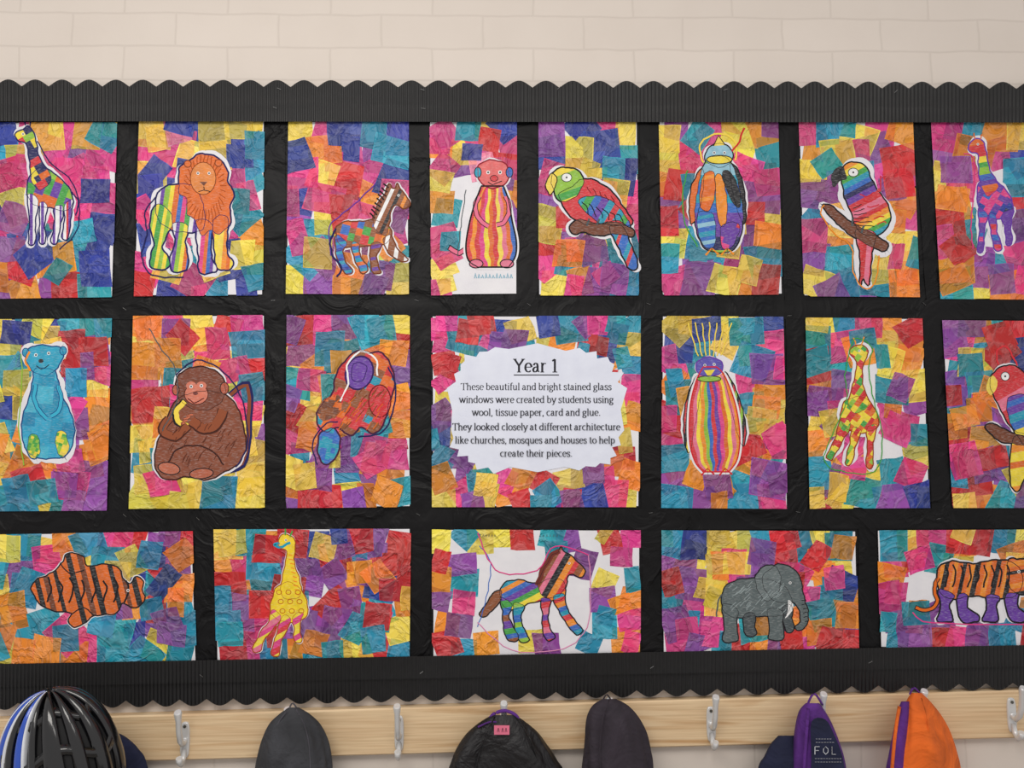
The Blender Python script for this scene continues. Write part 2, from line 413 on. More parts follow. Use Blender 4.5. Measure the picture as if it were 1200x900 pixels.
a.ell(664,208,6,5,'w',outline=.8); a.eye(664,208,2.2)
for k in range(6): a.line([(682+k*8,236+k*3),(688+k*8,244+k*2),(690+k*8,252+k*2)],1.2,'K')
for k in range(5): a.line([(688+k*7,218+k*3),(692+k*7,226+k*3)],1.0,(120,20,30))
for x in(690,702): a.line([(x,256),(x-2,264)],2.4,'E')
a.done()
# ---------- 6 penguin
a=Art("penguin_collage_artwork",[(773,142),(911,142),(916,344),(777,345)],seed=6)
a.collage(["VTPYO","YPWYT","OYPPR","RTWPV","VPYOY","YTYVO","TVTPT","PVYOR"])
a.animal([([(824,198),(813,212),(808,236),(810,262),(818,250),(824,222)],'o'),([(856,192),(867,204),(873,232),(873,262),(866,252),(858,222)],'K'),
 ([(832,184),(823,198),(817,225),(814,252),(819,278),(830,293),(854,295),(866,282),(871,256),(868,230),(863,206),(853,186)],('st',90,13,'gStbtbvvD')),
 ([(828,190),(828,178),(835,170),(849,169),(858,178),(856,190),(845,196)],'S'),
 ([(824,206),(836,202),(838,224),(832,246),(820,240)],('st',80,6,'oOoo')),([(846,202),(858,204),(867,226),(866,244),(856,232)],'K'),
 ([(838,210),(846,206),(852,235),(850,262),(842,260)],'O'),([(818,250),(836,252),(838,286),(828,290),(819,276)],('st',80,5,'btbS')),([(846,264),(866,262),(864,278),(856,290),(846,290)],('pa',20,8,'rvPv'))],halo=6,ol=1.2)
a.ell(843,187,15,5,'y',outline=1.1)
a.fill([(836,171),(842,159),(850,170)],'Y',False); a.line([(836,171),(842,159),(850,170)],1.3,'K',sm=False)
a.eye(837,179);a.eye(849,179)
a.line([(824,190),(820,172),(830,160),(848,157),(862,168),(862,188)],2,'Y'); a.line([(858,178),(866,166),(872,150)],2,'R')
for x in(834,852): a.line([(x-7,299),(x,291),(x+1,301),(x,291),(x+8,298)],2.4,'O',sm=False)
a.line([(806,200),(800,225),(803,262),(818,290)],1.4,'G',raise_=.0006)
a.done()
# ---------- 7 parrot on perch
a=Art("perched_parrot_artwork",[(937,143),(1069,144),(1077,347),(943,346)],seed=7)
a.collage(["PTYPO","OYPVR","YVTPP","VPWWO","TYWWP","POWWY","VTWYO","YTVTO"])
a.animal([([(984,204),(988,195),(1000,190),(1014,195),(1020,208),(1028,222),(1040,240),(1043,258),(1034,272),(1018,276),(1004,268),(998,250),(990,232),(988,218)],('st',62,7,'OyGtbDvrMr')),
 ([(1003,270),(1026,274),(1022,296),(1018,333),(1012,326),(1008,334),(1008,300)],('st',5,5,'MrR')),
 ([(964,242),(972,240),(984,250),(1000,262),(1020,272),(1040,286),(1034,294),(1010,283),(990,270),(976,256)],'N')],halo=12,ol=1.4)
a.fill([(988,195),(979,198),(974,208),(977,219),(985,212),(992,209)],'K'); a.ell(1000,202,6,5,'w',outline=.8); a.eye(1000,202,2.2)
for k in range(6): a.line([(1008+k*4,228+k*7),(1016+k*4,230+k*6),(1024+k*3,226+k*7)],1.3,'R')
for k in range(6): a.line([(1000,244+k*4),(1010+k*3,240+k*5)],1.,'K')
for x,y in((1000,262),(1012,270)): a.line([(x,y-6),(x-2,y+3)],2.4,'E')
a.line([(1032,222),(1032,206),(1037,210)],1.4,'r',sm=False);a.ell(1030,223,2.6,2,'r')
a.line([(966,240),(962,250),(976,272),(998,290),(1000,318),(1012,338),(1026,330),(1030,300)],1.5,'O',raise_=.0006)
a.done()
# ---------- 8 giraffe purple
a=Art("rainbow_giraffe_artwork",[(1092,144),(1215,144),(1215,350),(1103,349)],seed=8)
a.collage(["PTOY","VOPB","YPWT","OWWR","RTWV","PYWV","OVTP","TYOR"])
a.animal([([(1147,216),(1158,208),(1170,214),(1182,228),(1187,244),(1182,254),(1166,256),(1152,252),(1146,236)],('pa',30,7,'vBbvPD')),
 ([(1135,173),(1138,166),(1146,163),(1153,168),(1156,182),(1160,200),(1170,218),(1157,230),(1149,214),(1147,195),(1146,180),(1138,178)],('st',80,7,'orryGgbv')),
 ([(1147,244),(1157,252),(1153,270),(1152,293),(1146,293),(1148,270)],('st',90,6,'vbPv')),([(1159,252),(1167,254),(1168,272),(1174,290),(1167,293),(1162,274)],('st',90,6,'bvrP')),([(1174,252),(1187,246),(1184,264),(1186,284),(1180,286),(1178,268)],'v')],halo=7,ol=1.2,oc='v')
a.eye(1146,169,1.4); a.line([(1143,163),(1141,156)],1.4,'o');a.line([(1149,164),(1151,157)],1.4,'o')
a.line([(1130,180),(1140,185),(1142,215),(1138,260),(1140,292)],1.3,'P',raise_=.0006)
a.done()
# ---------- 9 blue meerkat
a=Art("meerkat_collage_artwork",[(-12,375),(130,374),(124,597),(-12,598)],seed=9)
a.collage(["YTBTO","YTYRV","TPTRP","YYTVY","BYTPO","TTTVT","YTTVO","OOOOO","YROPV","TTYTV"])
bl=(20,70,130)
a.animal([([(42,432),(62,434),(68,446),(70,460),(80,478),(87,500),(84,522),(76,534),(58,537),(40,535),(28,520),(26,492),(34,468),(38,450)],('pa',5,16,[(30,155,195),(45,170,210),(70,185,215),(24,140,185)])),
 ([(31,422),(32,411),(44,405),(60,406),(73,409),(73,420),(66,432),(54,440),(40,436)],(40,170,205)),
 ([(34,512),(44,510),(47,528),(42,537),(33,532)],('pa',20,4,'gyG')),([(66,508),(76,506),(81,526),(73,536),(66,525)],('pa',20,4,'gyYG'))],halo=12,ol=1.2,oc=bl)
a.ell(30,413,4,5,(40,160,200),outline=1,oc=bl); a.ell(74,411,4,5,(40,160,200),outline=1,oc=bl)
a.eye(42,416,2);a.eye(57,414,2);a.ell(48,423,3,2.4,'K'); a.line([(42,429),(49,432),(58,428)],1,'K')
a.line([(34,412),(30,424),(36,434)],2.4,'O')
for p in ([(42,450),(40,468),(48,484),(56,490)],[(68,452),(72,470),(66,484),(60,488)]): a.line(p,5.5,bl);a.line(p,3.8,(60,180,212))
a.line([(28,545),(22,500),(26,440),(24,415)],1.3,'g',raise_=.0006)
a.done()
# ---------- 10 monkey
a=Art("monkey_collage_artwork",[(157,371),(309,370),(309,594),(152,595)],seed=10)
a.collage(["OPYRP","YYOPT","OTPYR","POYYT","RTWWP","OYWWY","YOWWV","TYWYY","YPYOY","YYYTY"])
br_m=(140,72,44)
a.line([(262,470),(290,450),(292,500),(284,545),(250,552)],7,'D'); a.line([(262,470),(289,452),(291,500),(283,543),(250,551)],4,br_m)
a.animal([([(206,470),(220,462),(240,458),(262,462),(276,474),(284,496),(288,522),(280,542),(264,552),(244,562),(220,558),(198,562),(184,552),(182,532),(188,510),(196,490)],br_m),
 ([(207,455),(208,442),(218,434),(232,430),(248,433),(260,442),(264,456),(260,470),(244,480),(226,479),(212,470)],(126,60,34))],halo=6,ol=1.4,oc=(60,25,20))
a.ell(230,462,14,12,(222,124,98),outline=1,oc=(80,30,20)); a.ell(224,452,6,5,(222,124,98)); a.ell(236,452,6,5,(222,124,98)); a.eye(224,453,2);a.eye(236,452,2)
a.ell(229,461,3,2,(120,40,30)); a.line([(220,467),(229,472),(239,466)],1.2,(90,20,20))
a.ell(263,455,5,7,(190,90,60),outline=1); a.ell(206,457,4,6,(190,90,60),outline=1)
a.line([(216,470),(206,482),(208,495),(222,500)],8,'K');a.line([(216,471),(207,482),(209,494),(221,499)],5.8,'Y')
a.line([(262,480),(254,498),(240,503),(224,494)],13,(70,30,20));a.line([(262,480),(253,497),(240,502),(224,493)],10.5,(150,80,50))
a.line([(198,490),(190,505),(206,512),(220,498)],11,(70,30,20));a.line([(198,490),(191,505),(206,511),(220,498)],8.5,(150,80,50))
for k in range(4): a.line([(226-k*3,486+k*3),(218-k*2,488+k*3)],3.4,(70,30,20)); a.line([(226-k*3,486+k*3),(218-k*2,488+k*3)],2.2,(206,115,85))
a.line([(196,545),(206,528),(226,522),(248,528),(262,545)],1.8,(60,25,20))
a.ell(198,549,13,7,(200,110,80),10,outline=1.2); a.ell(236,555,14,6,(190,100,70),-5,outline=1.2)
for k in range(40):
    x=a.rng.uniform(198,276);y=a.rng.uniform(500,550);a.line([(x,y),(x+4,y-7)],.8,(96,44,26))
a.line([(206,440),(230,422),(262,436),(284,470),(290,520),(276,548)],1.6,'D',raise_=.0008)
a.line([(175,385),(190,410),(205,432),(207,470),(190,505)],1.2,'E')
a.done()
# ---------- 11
a=Art("abstract_animal_collage_artwork",[(337,370),(479,370),(480,593),(336,594)],seed=11)
a.collage(["RPVTY","VTOPR","YOTOV","TPOOT","VYOOP","RTOTO","POVTR","TYVOP","OVTVO","VRYOT"])
a.animal([([(390,462),(394,440),(404,424),(418,412),(434,414),(448,414),(458,430),(462,450),(456,472),(450,494),(438,508),(424,500),(410,510),(396,500),(384,506),(374,500),(372,484),(380,470)],('pa',25,11,'onrorRtrn')),
 ([(376,508),(390,502),(398,514),(394,534),(382,544),(373,530)],('pa',10,6,'tbt'))],halo=2,ol=1.6,oc=(70,24,60))
a.fill([(374,474),(396,462),(400,480),(386,492),(374,490)],('pa',10,7,'nNo'))
a.ell(421,437,16,20,'v',20,outline=2,oc=(50,20,90)); a.ell(445,470,13,19,('st',10,4,'rRr'),outline=1.4,oc=(110,10,20))
a.line([(412,432),(420,424),(430,432),(424,446),(414,446)],1.1,(60,30,110),True)
a.line([(398,470),(408,450),(407,428),(422,412),(440,420),(442,440)],2,'w'); a.line([(455,430),(464,455),(458,490),(445,508),(420,512)],1.8,'D',raise_=.0006)
a.line([(372,545),(366,520),(380,498),(396,494)],1.6,'D',raise_=.0006)
for k in range(50):
    x=a.rng.uniform(390,450);y=a.rng.uniform(462,505);a.line([(x,y),(x+7,y-9)],1.0,a.rng.choice(['o','n','r','N']))
a.done()
# ---------- 13 penguin rainbow
a=Art("striped_penguin_artwork",[(777,371),(917,372),(922,595),(776,594)],seed=13)
a.collage(["YYYTB","BTYYP","PTWTV","OYWPO","TRWTY","ROWTY","PTWRP","YTWOT","VYOTV","TVOTP"])
a.animal([([(818,440),(808,458),(802,485),(802,515),(808,530),(814,500),(820,465)],('st',5,3,'rKy')),([(848,436),(860,452),(870,480),(874,508),(870,522),(862,500),(854,465)],('st',5,3,'gKr'))],halo=6,ol=1.1)
a.vstripes([(824,430),(816,446),(809,475),(808,515),(814,540),(824,553)],[(840,430),(850,442),(862,475),(867,510),(864,538),(854,553)],13,'rMyOgbrvPoyMO',halo=6,oc='R',ol=1.6)
a.animal([([(817,436),(817,426),(824,420),(836,419),(845,425),(846,435),(832,441)],(92,80,180))],halo=3,ol=1.1,oc='v')
a.fill([(825,434),(838,433),(831,443)],'y',False); a.ell(831,444,14,3.5,'g',outline=1); a.eye(826,428,1.7);a.eye(837,427,1.7)
for k in range(7): a.line([(818+k*4.5,417),(806+k*8.5,378)],1.4,'Y')
for x in(829,850): a.line([(x-7,557),(x,549),(x+1,559),(x,549),(x+8,556)],2.2,'R',sm=False)
a.done()
# ---------- 14 giraffe
a=Art("patchwork_giraffe_artwork",[(945,373),(1080,374),(1089,594),(950,595)],seed=14)
a.collage(["YTPOR","TPOYO","RTWYO","OVWTY","VPWOV","YTWPP","OPWWT","TOWWY","PVYTP","RYTVB"])
gp=('pa',35,6,'yrGoyRyg')
a.animal([([(988,474),(1000,466),(1014,466),(1026,482),(1029,498),(1018,506),(1000,506),(986,494)],gp),
 ([(996,414),(1000,407),(1010,404),(1016,410),(1016,418),(1011,428),(1011,450),(1018,474),(1004,484),(994,474),(1001,446),(1004,424)],gp),
 ([(986,490),(997,497),(990,512),(982,526),(975,538),(969,534),(978,516)],gp),([(999,502),(1009,505),(1002,524),(998,543),(991,542),(996,520)],gp),([(1016,502),(1027,498),(1023,520),(1022,547),(1015,546),(1017,524)],gp)],halo=8,ol=1.1,oc=(150,60,20))
a.line([(990,440),(992,470),(975,510),(966,540),(985,552),(1026,552),(1034,510),(1024,470),(1018,430),(1022,408),(1004,396),(996,410),(990,440)],1.2,'G',raise_=.0007)
a.eye(1007,411,1.4)
a.line([(1003,404),(1000,396)],1.4,'O');a.line([(1010,404),(1012,395)],1.4,'O')
a.done()
# ---------- 15 red parrot
a=Art("red_parrot_artwork",[(1105,376),(1215,377),(1215,594),(1117,594)],seed=15)
a.collage(["VOTR","PTRB","TYRP","VOYR","TPRR","OTVR","ROTP","PVTO","TRVY","ROTV"])
a.animal([([(1160,452),(1164,438),(1176,429),(1192,430),(1202,440),(1210,455),(1210,500),(1196,508),(1182,496),(1172,478)],('st',60,12,'rRrMr')),
 ([(1180,470),(1194,462),(1208,472),(1210,530),(1200,522),(1192,510),(1184,495)],('st',70,8,'vbvtby')),
 ([(1188,512),(1208,520),(1206,545),(1198,566),(1190,576),(1184,560)],('st',80,9,'yOyoy')),([(1155,500),(1166,497),(1180,505),(1208,514),(1206,522),(1188,520),(1170,516)],'N')],halo=5,ol=1.4)
a.fill([(1165,440),(1158,445),(1156,454),(1161,463),(1169,452)],'Y'); a.ell(1178,441,5,5,'w',outline=.8); a.eye(1178,441,2.3)
a.line([(1170,428),(1168,412),(1178,406),(1186,416),(1192,428)],2,'r')
a.done()
# ---------- 16 tiger striped body
a=Art("tiger_body_collage_artwork",[(-12,627),(224,623),(229,777),(-12,779)],seed=16)
a.collage(["YTYOTPRVR","TVPOYTBRV","YTWYPTTBO","TOWWWVORT","OTTPWTBVT","YPTOPTTYT"],size=1.5)
a.animal([([(37,690),(42,680),(56,674),(66,668),(74,658),(78,650),(90,649),(98,654),(102,664),(116,662),(130,662),(140,668),(144,678),(152,684),(160,676),(168,682),(166,692),(170,700),(165,708),(154,712),(144,706),(136,718),(122,720),(108,722),(96,732),(86,734),(80,728),(84,718),(66,716),(50,710),(42,700)],('st',-14,6.2,'oKoNoKo'))],halo=4,ol=1.3)
for k in range(8): a.line([(56+k*13,676+(k%2)*4),(60+k*13,690),(55+k*13,706)],2.2,'K')
a.line([(70,660),(82,672),(98,668)],1.4,'K'); a.line([(84,720),(98,712),(110,722)],1.4,'K'); a.eye(150,692,1.8)
a.done()
# ---------- 17 yellow giraffe
a=Art("yellow_giraffe_artwork",[(252,621),(480,620),(478,775),(255,776)],seed=17)
a.collage(["YTORBVRVR","OPTVVRTVR","ROTRVVOBR","TVRTWRVTO","TRPRVVRPY","RPTOTVYRT"],size=1.5)
yy=(255,222,30)
a.animal([([(319,702),(325,688),(340,682),(353,692),(360,708),(358,723),(343,729),(326,726),(317,716)],yy),
 ([(326,635),(331,627),(341,628),(346,636),(345,646),(345,662),(351,680),(352,698),(338,702),(329,694),(333,668),(336,646),(328,641)],yy),
 ([(319,714),(329,722),(322,735),(311,747),(304,763),(296,762),(305,742),(315,728)],('st',60,6,'PyM')),([(331,722),(341,726),(335,740),(329,752),(327,767),(318,766),(324,744)],('st',60,6,'yPr')),([(343,722),(355,718),(351,734),(353,751),(345,751),(345,736)],('st',60,6,'yPy'))],halo=3,ol=1.0,oc=(170,80,10))
a.line([(327,636),(321,639),(329,641),(340,636)],3,'t'); a.eye(335,633,1.5); a.line([(335,628),(334,620)],1.6,'G');a.line([(340,629),(343,622)],1.6,'G')
for k in range(10): a.line([(338+k*.9,650+k*5),(343+k*.9,652+k*5)],1.2,'O')
for k in range(9): a.ell(327+(k%3)*11+(k//3)*2,694+(k//3)*11,3,2.6,None,outline=.9,oc=(200,110,10))
a.done()
# ---------- 18 horse
a=Art("horse_collage_artwork",[(508,621),(749,622),(749,769),(508,772)],seed=18)
a.collage(["YTYYRTVWRP","RVWWWWWVWW","OTWWWWWWYT","VPWWWWWWVO","OVWWWWWWTP","RTOWYVWTWO"],size=1.25,extra=.3)
a.animal([([(586,692),(594,682),(610,680),(628,684),(645,678),(658,680),(663,690),(658,702),(640,704),(622,706),(604,714),(590,710)],('st',62,6,'tObvGyrO')),
 ([(630,684),(638,666),(646,652),(654,647),(657,641),(661,647),(670,652),(680,662),(686,670),(680,676),(671,673),(665,676),(662,690),(650,700),(636,698)],('st',30,7,'nMKOrnO')),
 ([(586,700),(600,708),(596,720),(600,732),(608,746),(603,752),(594,748),(590,732),(589,716)],('st',80,7,'vGbn')),([(602,708),(614,710),(610,724),(614,738),(620,750),(611,752),(604,736)],('st',80,7,'gtb')),
 ([(634,702),(645,703),(642,720),(644,736),(650,747),(641,750),(636,736),(636,720)],('st',80,7,'vrM')),([(648,700),(660,696),(664,712),(672,726),(682,738),(676,744),(664,730),(655,716)],('st',70,6,'trOb')),
 ([(588,692),(578,696),(570,708),(562,720),(568,722),(578,714),(586,704)],'n')],halo=1,ol=1.2)
a.line([(630,686),(636,668),(646,652),(656,645)],6,(120,50,40)); a.eye(667,660,1.5)
a.line([(560,625),(572,655),(590,672),(630,668),(650,640),(690,650)],1.4,'P',raise_=.0008)
a.line([(690,650),(692,690),(688,735),(660,760),(600,762),(560,730)],1.2,(230,150,190),raise_=.0008)
a.line([(562,640),(575,660),(570,700),(560,735)],1.0,'b')
for k in range(12):
    x=562+k*3.4 if k<6 else 632+(k-6)*4; a.line([(x,629),(x+1,626),(x+1.6,629)],.5,'E',sm=False)
a.done()
# ---------- 19 elephant
a=Art("elephant_collage_artwork",[(777,622),(1002,623),(1005,760),(778,765)],seed=19)
a.collage(["TBYYTRTYT","VYOPVRTOY","RVYPVPPOB","TPYWWTPTO","VTPWTWOTV","PVTROVPRT"],size=1.5)
e1=(94,106,108)
a.animal([([(846,700),(850,688),(864,680),(884,678),(905,680),(922,690),(928,706),(920,720),(900,722),(880,722),(862,724),(848,716)],e1),
 ([(847,708),(864,714),(863,732),(864,750),(848,751),(849,733)],e1),([(872,720),(885,720),(884,733),(886,743),(874,744)],(72,82,86)),
 ([(900,714),(917,716),(917,732),(918,748),(902,749),(902,733)],e1),([(917,712),(928,710),(928,724),(930,738),(921,739)],(72,82,86)),
 ([(893,680),(902,667),(914,661),(928,666),(937,676),(940,690),(943,704),(947,718),(945,732),(937,739),(932,735),(938,728),(937,716),(931,706),(918,706),(904,702)],e1),
 ([(885,680),(890,668),(902,662),(912,668),(915,682),(910,697),(899,704),(890,696)],(110,122,124))],halo=1.6,ol=1.1)
a.fill([(923,704),(930,708),(928,716),(920,724),(924,713)],'w'); a.eye(926,683,1.6)
for k in range(44):
    x=a.rng.uniform(853,918);y=a.rng.uniform(686,720);a.line([(x,y),(x+6,y-6)],.8,(150,162,164))
for k in range(6): a.line([(939+k*.8,704+k*5),(945+k*.3,703+k*5)],.9,'K')
a.line([(846,696),(841,708),(840,722)],1.6,'E')
a.done()
# ---------- 20 tiger
a=Art("tiger_collage_artwork",[(1029,622),(1215,621),(1215,757),(1033,758)],seed=20)
a.collage(["TYPORTY","PRTYWWO","OWWWWWB","PWWWWWO","VOVWWWT","TVRPVTR"],size=1.5)
ts=('st',12,5,'oOKoOoK')
a.animal([([(1098,676),(1102,664),(1116,658),(1140,661),(1162,657),(1184,658),(1196,668),(1198,686),(1186,700),(1160,700),(1140,698),(1116,702),(1102,694)],ts),
 ([(1180,672),(1181,660),(1186,654),(1194,656),(1206,656),(1212,664),(1214,680),(1206,694),(1192,696),(1183,686)],('st',80,5,'oOoKo')),
 ([(1100,690),(1118,698),(1112,710),(1116,722),(1114,728),(1099,727),(1103,710)],'v'),([(1122,698),(1134,698),(1133,712),(1146,721),(1145,728),(1126,727)],'v'),
 ([(1156,698),(1171,699),(1167,712),(1170,724),(1166,728),(1152,727),(1157,712)],'v'),([(1178,698),(1193,696),(1192,710),(1203,721),(1200,728),(1184,726)],'v')],halo=6,ol=1.6)
a.line([(1100,676),(1095,690),(1098,706),(1088,715),(1072,712)],5.5,'K');a.line([(1100,676),(1095,690),(1098,706),(1088,715),(1073,712)],3.2,'o')
for k in range(9): a.line([(1108+k*9,662),(1111+k*9,674),(1107+k*9,688)],2.0,'K')
a.eye(1194,670,1.8); a.eye(1206,670,1.8)
a.line([(1070,718),(1092,730),(1204,732)],1.4,'P')
a.done()

# ---------- 12 text poster
a=Art("year_one_text_poster",[(507,371),(749,371),(748,593),(508,593)],seed=12)
a.collage(["PTRBYBTVPT","PTPVTYORBY","RYTWPWOTOT","PTWWWWWWRP","YRWWWWWWVP","VPWWWWWWRO","BYWWWWWWTY","TVYWWWPPOR","OVTPORYVPO","YPYORTVBPY"],size=1.4)
P=[];R=random.Random(4)
n=52
for k in range(n):
    t=k*2*math.pi/n; c_,s_=math.cos(t),math.sin(t); e=0.5
    x=math.copysign(abs(c_)**e,c_); y=math.copysign(abs(s_)**e,s_)
    q=(1.0 if k%2 else 0.93)*R.uniform(.96,1.04)
    P.append((630+107*x*q*(1-0.05*abs(y)),480+72*y*q*(1+.05*(1-abs(x)))))
a.fill(P,(232,236,250),False,mi=0)
def arc(cx,cy,rx,ry,a0,a1,n=12): return [(cx+rx*math.cos(math.radians(a0+(a1-a0)*k/n)),cy+ry*math.sin(math.radians(a0+(a1-a0)*k/n))) for k in range(n+1)]
def sf(x,y,h=.17): return [(x-h,y),(x+h,y)]
G={
'a':(.88,[cr([(.14,.76),(.32,.97),(.52,.9),(.58,.65)],False)+[(.58,.12)],[(.58,.12),(.78,.03)],cr([(.58,.58),(.25,.5),(.1,.25),(.22,.03),(.42,.06),(.58,.25)],False)]),
'b':(.95,[[(.18,1.5),(.18,.05)],arc(.46,.5,.34,.48,150,-150),[(.02,1.5),(.18,1.5)]]),
'c':(.82,[arc(.46,.5,.36,.49,50,310)]),
'd':(.98,[[(.74,1.5),(.74,.02)],arc(.44,.5,.34,.48,30,330),[(.58,1.5),(.74,1.5)],[(.74,.02),(.9,.02)]]),
'e':(.85,[[(.1,.54),(.74,.54)],arc(.44,.5,.34,.49,5,315)]),
'f':(.58,[cr([(.62,1.42),(.45,1.5),(.3,1.35),(.27,1.0)],False)+[(.27,0)],[(.06,1),(.52,1)],sf(.27,0)]),
'g':(.86,[arc(.4,.68,.28,.3,0,360,16),cr([(.25,.42),(.16,.22),(.35,.08),(.62,.02),(.72,-.2),(.5,-.42),(.15,-.36),(.1,-.15),(.28,.05)],False),[(.6,.88),(.84,.95)]]),
'h':(1.0,[[(.2,1.5),(.2,0)],cr([(.2,.7),(.42,.97),(.68,.88),(.76,.6)],False)+[(.76,0)],sf(.2,0),sf(.76,0),[(.04,1.5),(.2,1.5)]]),
'i':(.48,[[(.24,1),(.24,0)],sf(.24,0),[(.08,1),(.24,1)],[(.24,1.28),(.24,1.42)]]),
'k':(.95,[[(.2,1.5),(.2,0)],[(.2,.38),(.66,1)],[(.36,.58),(.78,0)],sf(.2,0),sf(.66,1),sf(.8,0),[(.04,1.5),(.2,1.5)]]),
'l':(.48,[[(.24,1.5),(.24,0)],sf(.24,0),[(.08,1.5),(.24,1.5)]]),
'm':(1.5,[[(.2,1),(.2,0)],cr([(.2,.7),(.4,.97),(.62,.88),(.7,.6)],False)+[(.7,0)],cr([(.7,.7),(.9,.97),(1.12,.88),(1.2,.6)],False)+[(1.2,0)],sf(.2,0),sf(.7,0),sf(1.22,0),[(.04,1),(.2,1)]]),
'n':(1.0,[[(.2,1),(.2,0)],cr([(.2,.7),(.42,.97),(.68,.88),(.76,.6)],False)+[(.76,0)],sf(.2,0),sf(.76,0),[(.04,1),(.2,1)]]),
'o':(.95,[arc(.47,.5,.37,.49,0,360,18)]),
'p':(.98,[[(.2,1),(.2,-.45)],arc(.48,.5,.34,.48,150,-150),sf(.2,-.45),[(.04,1),(.2,1)]]),
'q':(.98,[[(.76,1),(.76,-.45)],arc(.46,.5,.34,.48,30,330),sf(.76,-.45)]),
'r':(.68,[[(.2,1),(.2,0)],cr([(.2,.68),(.36,.94),(.62,.93)],False),sf(.2,0,.2),[(.04,1),(.2,1)]]),
's':(.75,[cr([(.6,.78),(.55,.93),(.35,1),(.16,.86),(.2,.64),(.5,.45),(.62,.24),(.45,.0),(.2,.02),(.1,.22)],False)]),
't':(.6,[[(.27,1.32),(.27,.25)]+cr([(.27,.25),(.34,.03),(.56,.08)],False),[(.06,1),(.52,1)]]),
'u':(1.0,[[(.2,1),(.2,.4)]+cr([(.2,.35),(.3,.05),(.55,.03),(.76,.3)],False),[(.76,1),(.76,.02)],[(.04,1),(.2,1)],[(.6,1),(.76,1)],[(.76,.02),(.92,.02)]]),
'v':(.9,[[(.1,1),(.45,0)],[(.45,0),(.8,1)],sf(.1,1),sf(.8,1)]),
'w':(1.35,[[(.1,1),(.4,0)],[(.4,0),(.67,.95)],[(.67,.95),(.95,0)],[(.95,0),(1.25,1)],sf(.1,1),sf(.67,1),sf(1.25,1)]),
'y':(.9,[[(.1,1),(.46,.05)],[(.82,1),(.36,-.35),(.12,-.42)],sf(.1,1),sf(.82,1)]),
',':(.42,[[(.2,.12),(.22,0),(.1,-.22)]]),'.':(.42,[[(.2,.14),(.2,0)]]),' ':(.42,[]),
'T':(1.15,[[(.57,1.42),(.57,0)],[(.06,1.42),(1.08,1.42)],[(.06,1.42),(.06,1.2)],[(1.08,1.42),(1.08,1.2)],sf(.57,0,.22)]),
'Y':(1.15,[[(.1,1.42),(.57,.7)],[(1.04,1.42),(.57,.7)],[(.57,.7),(.57,0)],sf(.12,1.42,.2),sf(1.02,1.42,.2),sf(.57,0,.22)]),
'1':(.9,[[(.46,1.42),(.46,0)],[(.18,1.22),(.46,1.42)],sf(.46,0,.26)]),
}
def text(a,s,x0,x1,yb,xh,tk=.17,colr=(40,40,48)):
    tot=sum(G[c][0] for c in s); sx=(x1-x0)/tot; x=x0
    for c in s:
        adv,st=G[c]
        for p in st:
            q=[(x+u*sx,yb-v*xh) for u,v in p]
            a.line(q,lambda t,dx,dy:xh*(tk*.5+tk*.75*abs(dy)),colr,sm=False)
        x+=adv*sx
a.layer+=5
text(a,"Year 1",602,655,436,10.6,.19)
a.line([(602,439.5),(655,439.5)],1.2,(40,40,48),sm=False)
for s_,x0,x1,yb in [("These beautiful and bright stained glass",540,717,457),("windows were created by students using",538,719,472),("wool, tissue paper, card and glue.",553,704,487),("They looked closely at different architecture",530,727,504),("like churches, mosques and houses to help",533,721,519.5),("create their pieces.",586,671,535)]:
    text(a,s_,x0,x1,yb,5.5,.165)
a.done()

# ------------------------------------------------------------------ board
X0,X1=-220,1420
def ytop(x): return 97+x/1200*3
def ybot(x): return 831-x/1200*24
b=B(); c8=[W(X0,ytop(X0)+14,0.013),W(X1,ytop(X1)+14,0.013),W(X1,ybot(X1)-14,0.013),W(X0,ybot(X0)-14,0.013)]
b.box([tuple(p) for p in c8]+[(p.x,-0.0005,p.z) for p in c8],0)
b.build("display_board",[m_black])
b=B(); R=random.Random(3)
def strip(p0,p1,w,d):
    n=60; dx,dy=p1[0]-p0[0],p1[1]-p0[1]; l=math.hypot(dx,dy); nx,ny=-dy/l,dx/l; rows=[]
    ph_=R.uniform(0,6)
    for k in range(n+1):
        t=k/n; row=[]
        for j in range(5):
            o=(j/4-.5)*w*(1+.05*math.sin(9*t+ph_)); dd=d+0.0005*math.sin(17*t+ph_+j*1.3)+0.0004*math.sin(41*t+j)
            row.append(W(p0[0]+dx*t+nx*o,p0[1]+dy*t+ny*o,dd))
        rows.append(row)
    b.grid(rows,0)
for i,(xa,xb) in enumerate([(149,145),(324,322),(491,493),(618,619),(760,763),(924,931),(1081,1097)]): strip((xa,140),(xb,352),22,.0142)
for (xa,xb) in [(143,138),(323,322),(493,494),(762,763),(931,936),(1092,1104)]: strip((xa,355),(xb,612),22,.0142)
for (xa,xb) in [(238,242),(494,493),(763,764),(1016,1020)]: strip((xa,606),(xb,776),22,.0142)
strip((X0,362),(X1,363),23,.0148); strip((X0,611),(X1,607),24,.0148)
b.build("black_paper_strips",[m_black])
def corr(name,fa,fb,d,step=0.9,per=4.4):
    b=B(); n=int((X1-X0)/step); rows=[]
    NR=4
    for r in range(NR+1):
        row=[]
        for k in range(n+1):
            x=X0+k*step; y=fa(x)+(fb(x)-fa(x))*r/NR
            row.append(W(x,y,d+0.0013*math.sin(2*math.pi*x/per)+0.0009*math.sin(x*.021+r*.5)+0.0012*(r/NR)))
        rows.append(row)
    b.grid(rows,0); return b.build(name,[m_corr])
def scal(x,p=31.5,ph=0):
    return abs(math.sin(math.pi*(x+ph)/p))**1.1*8-4
corr("scalloped_border",lambda x:ytop(x)-scal(x,31.5,6),lambda x:ytop(x)+27,.0180)
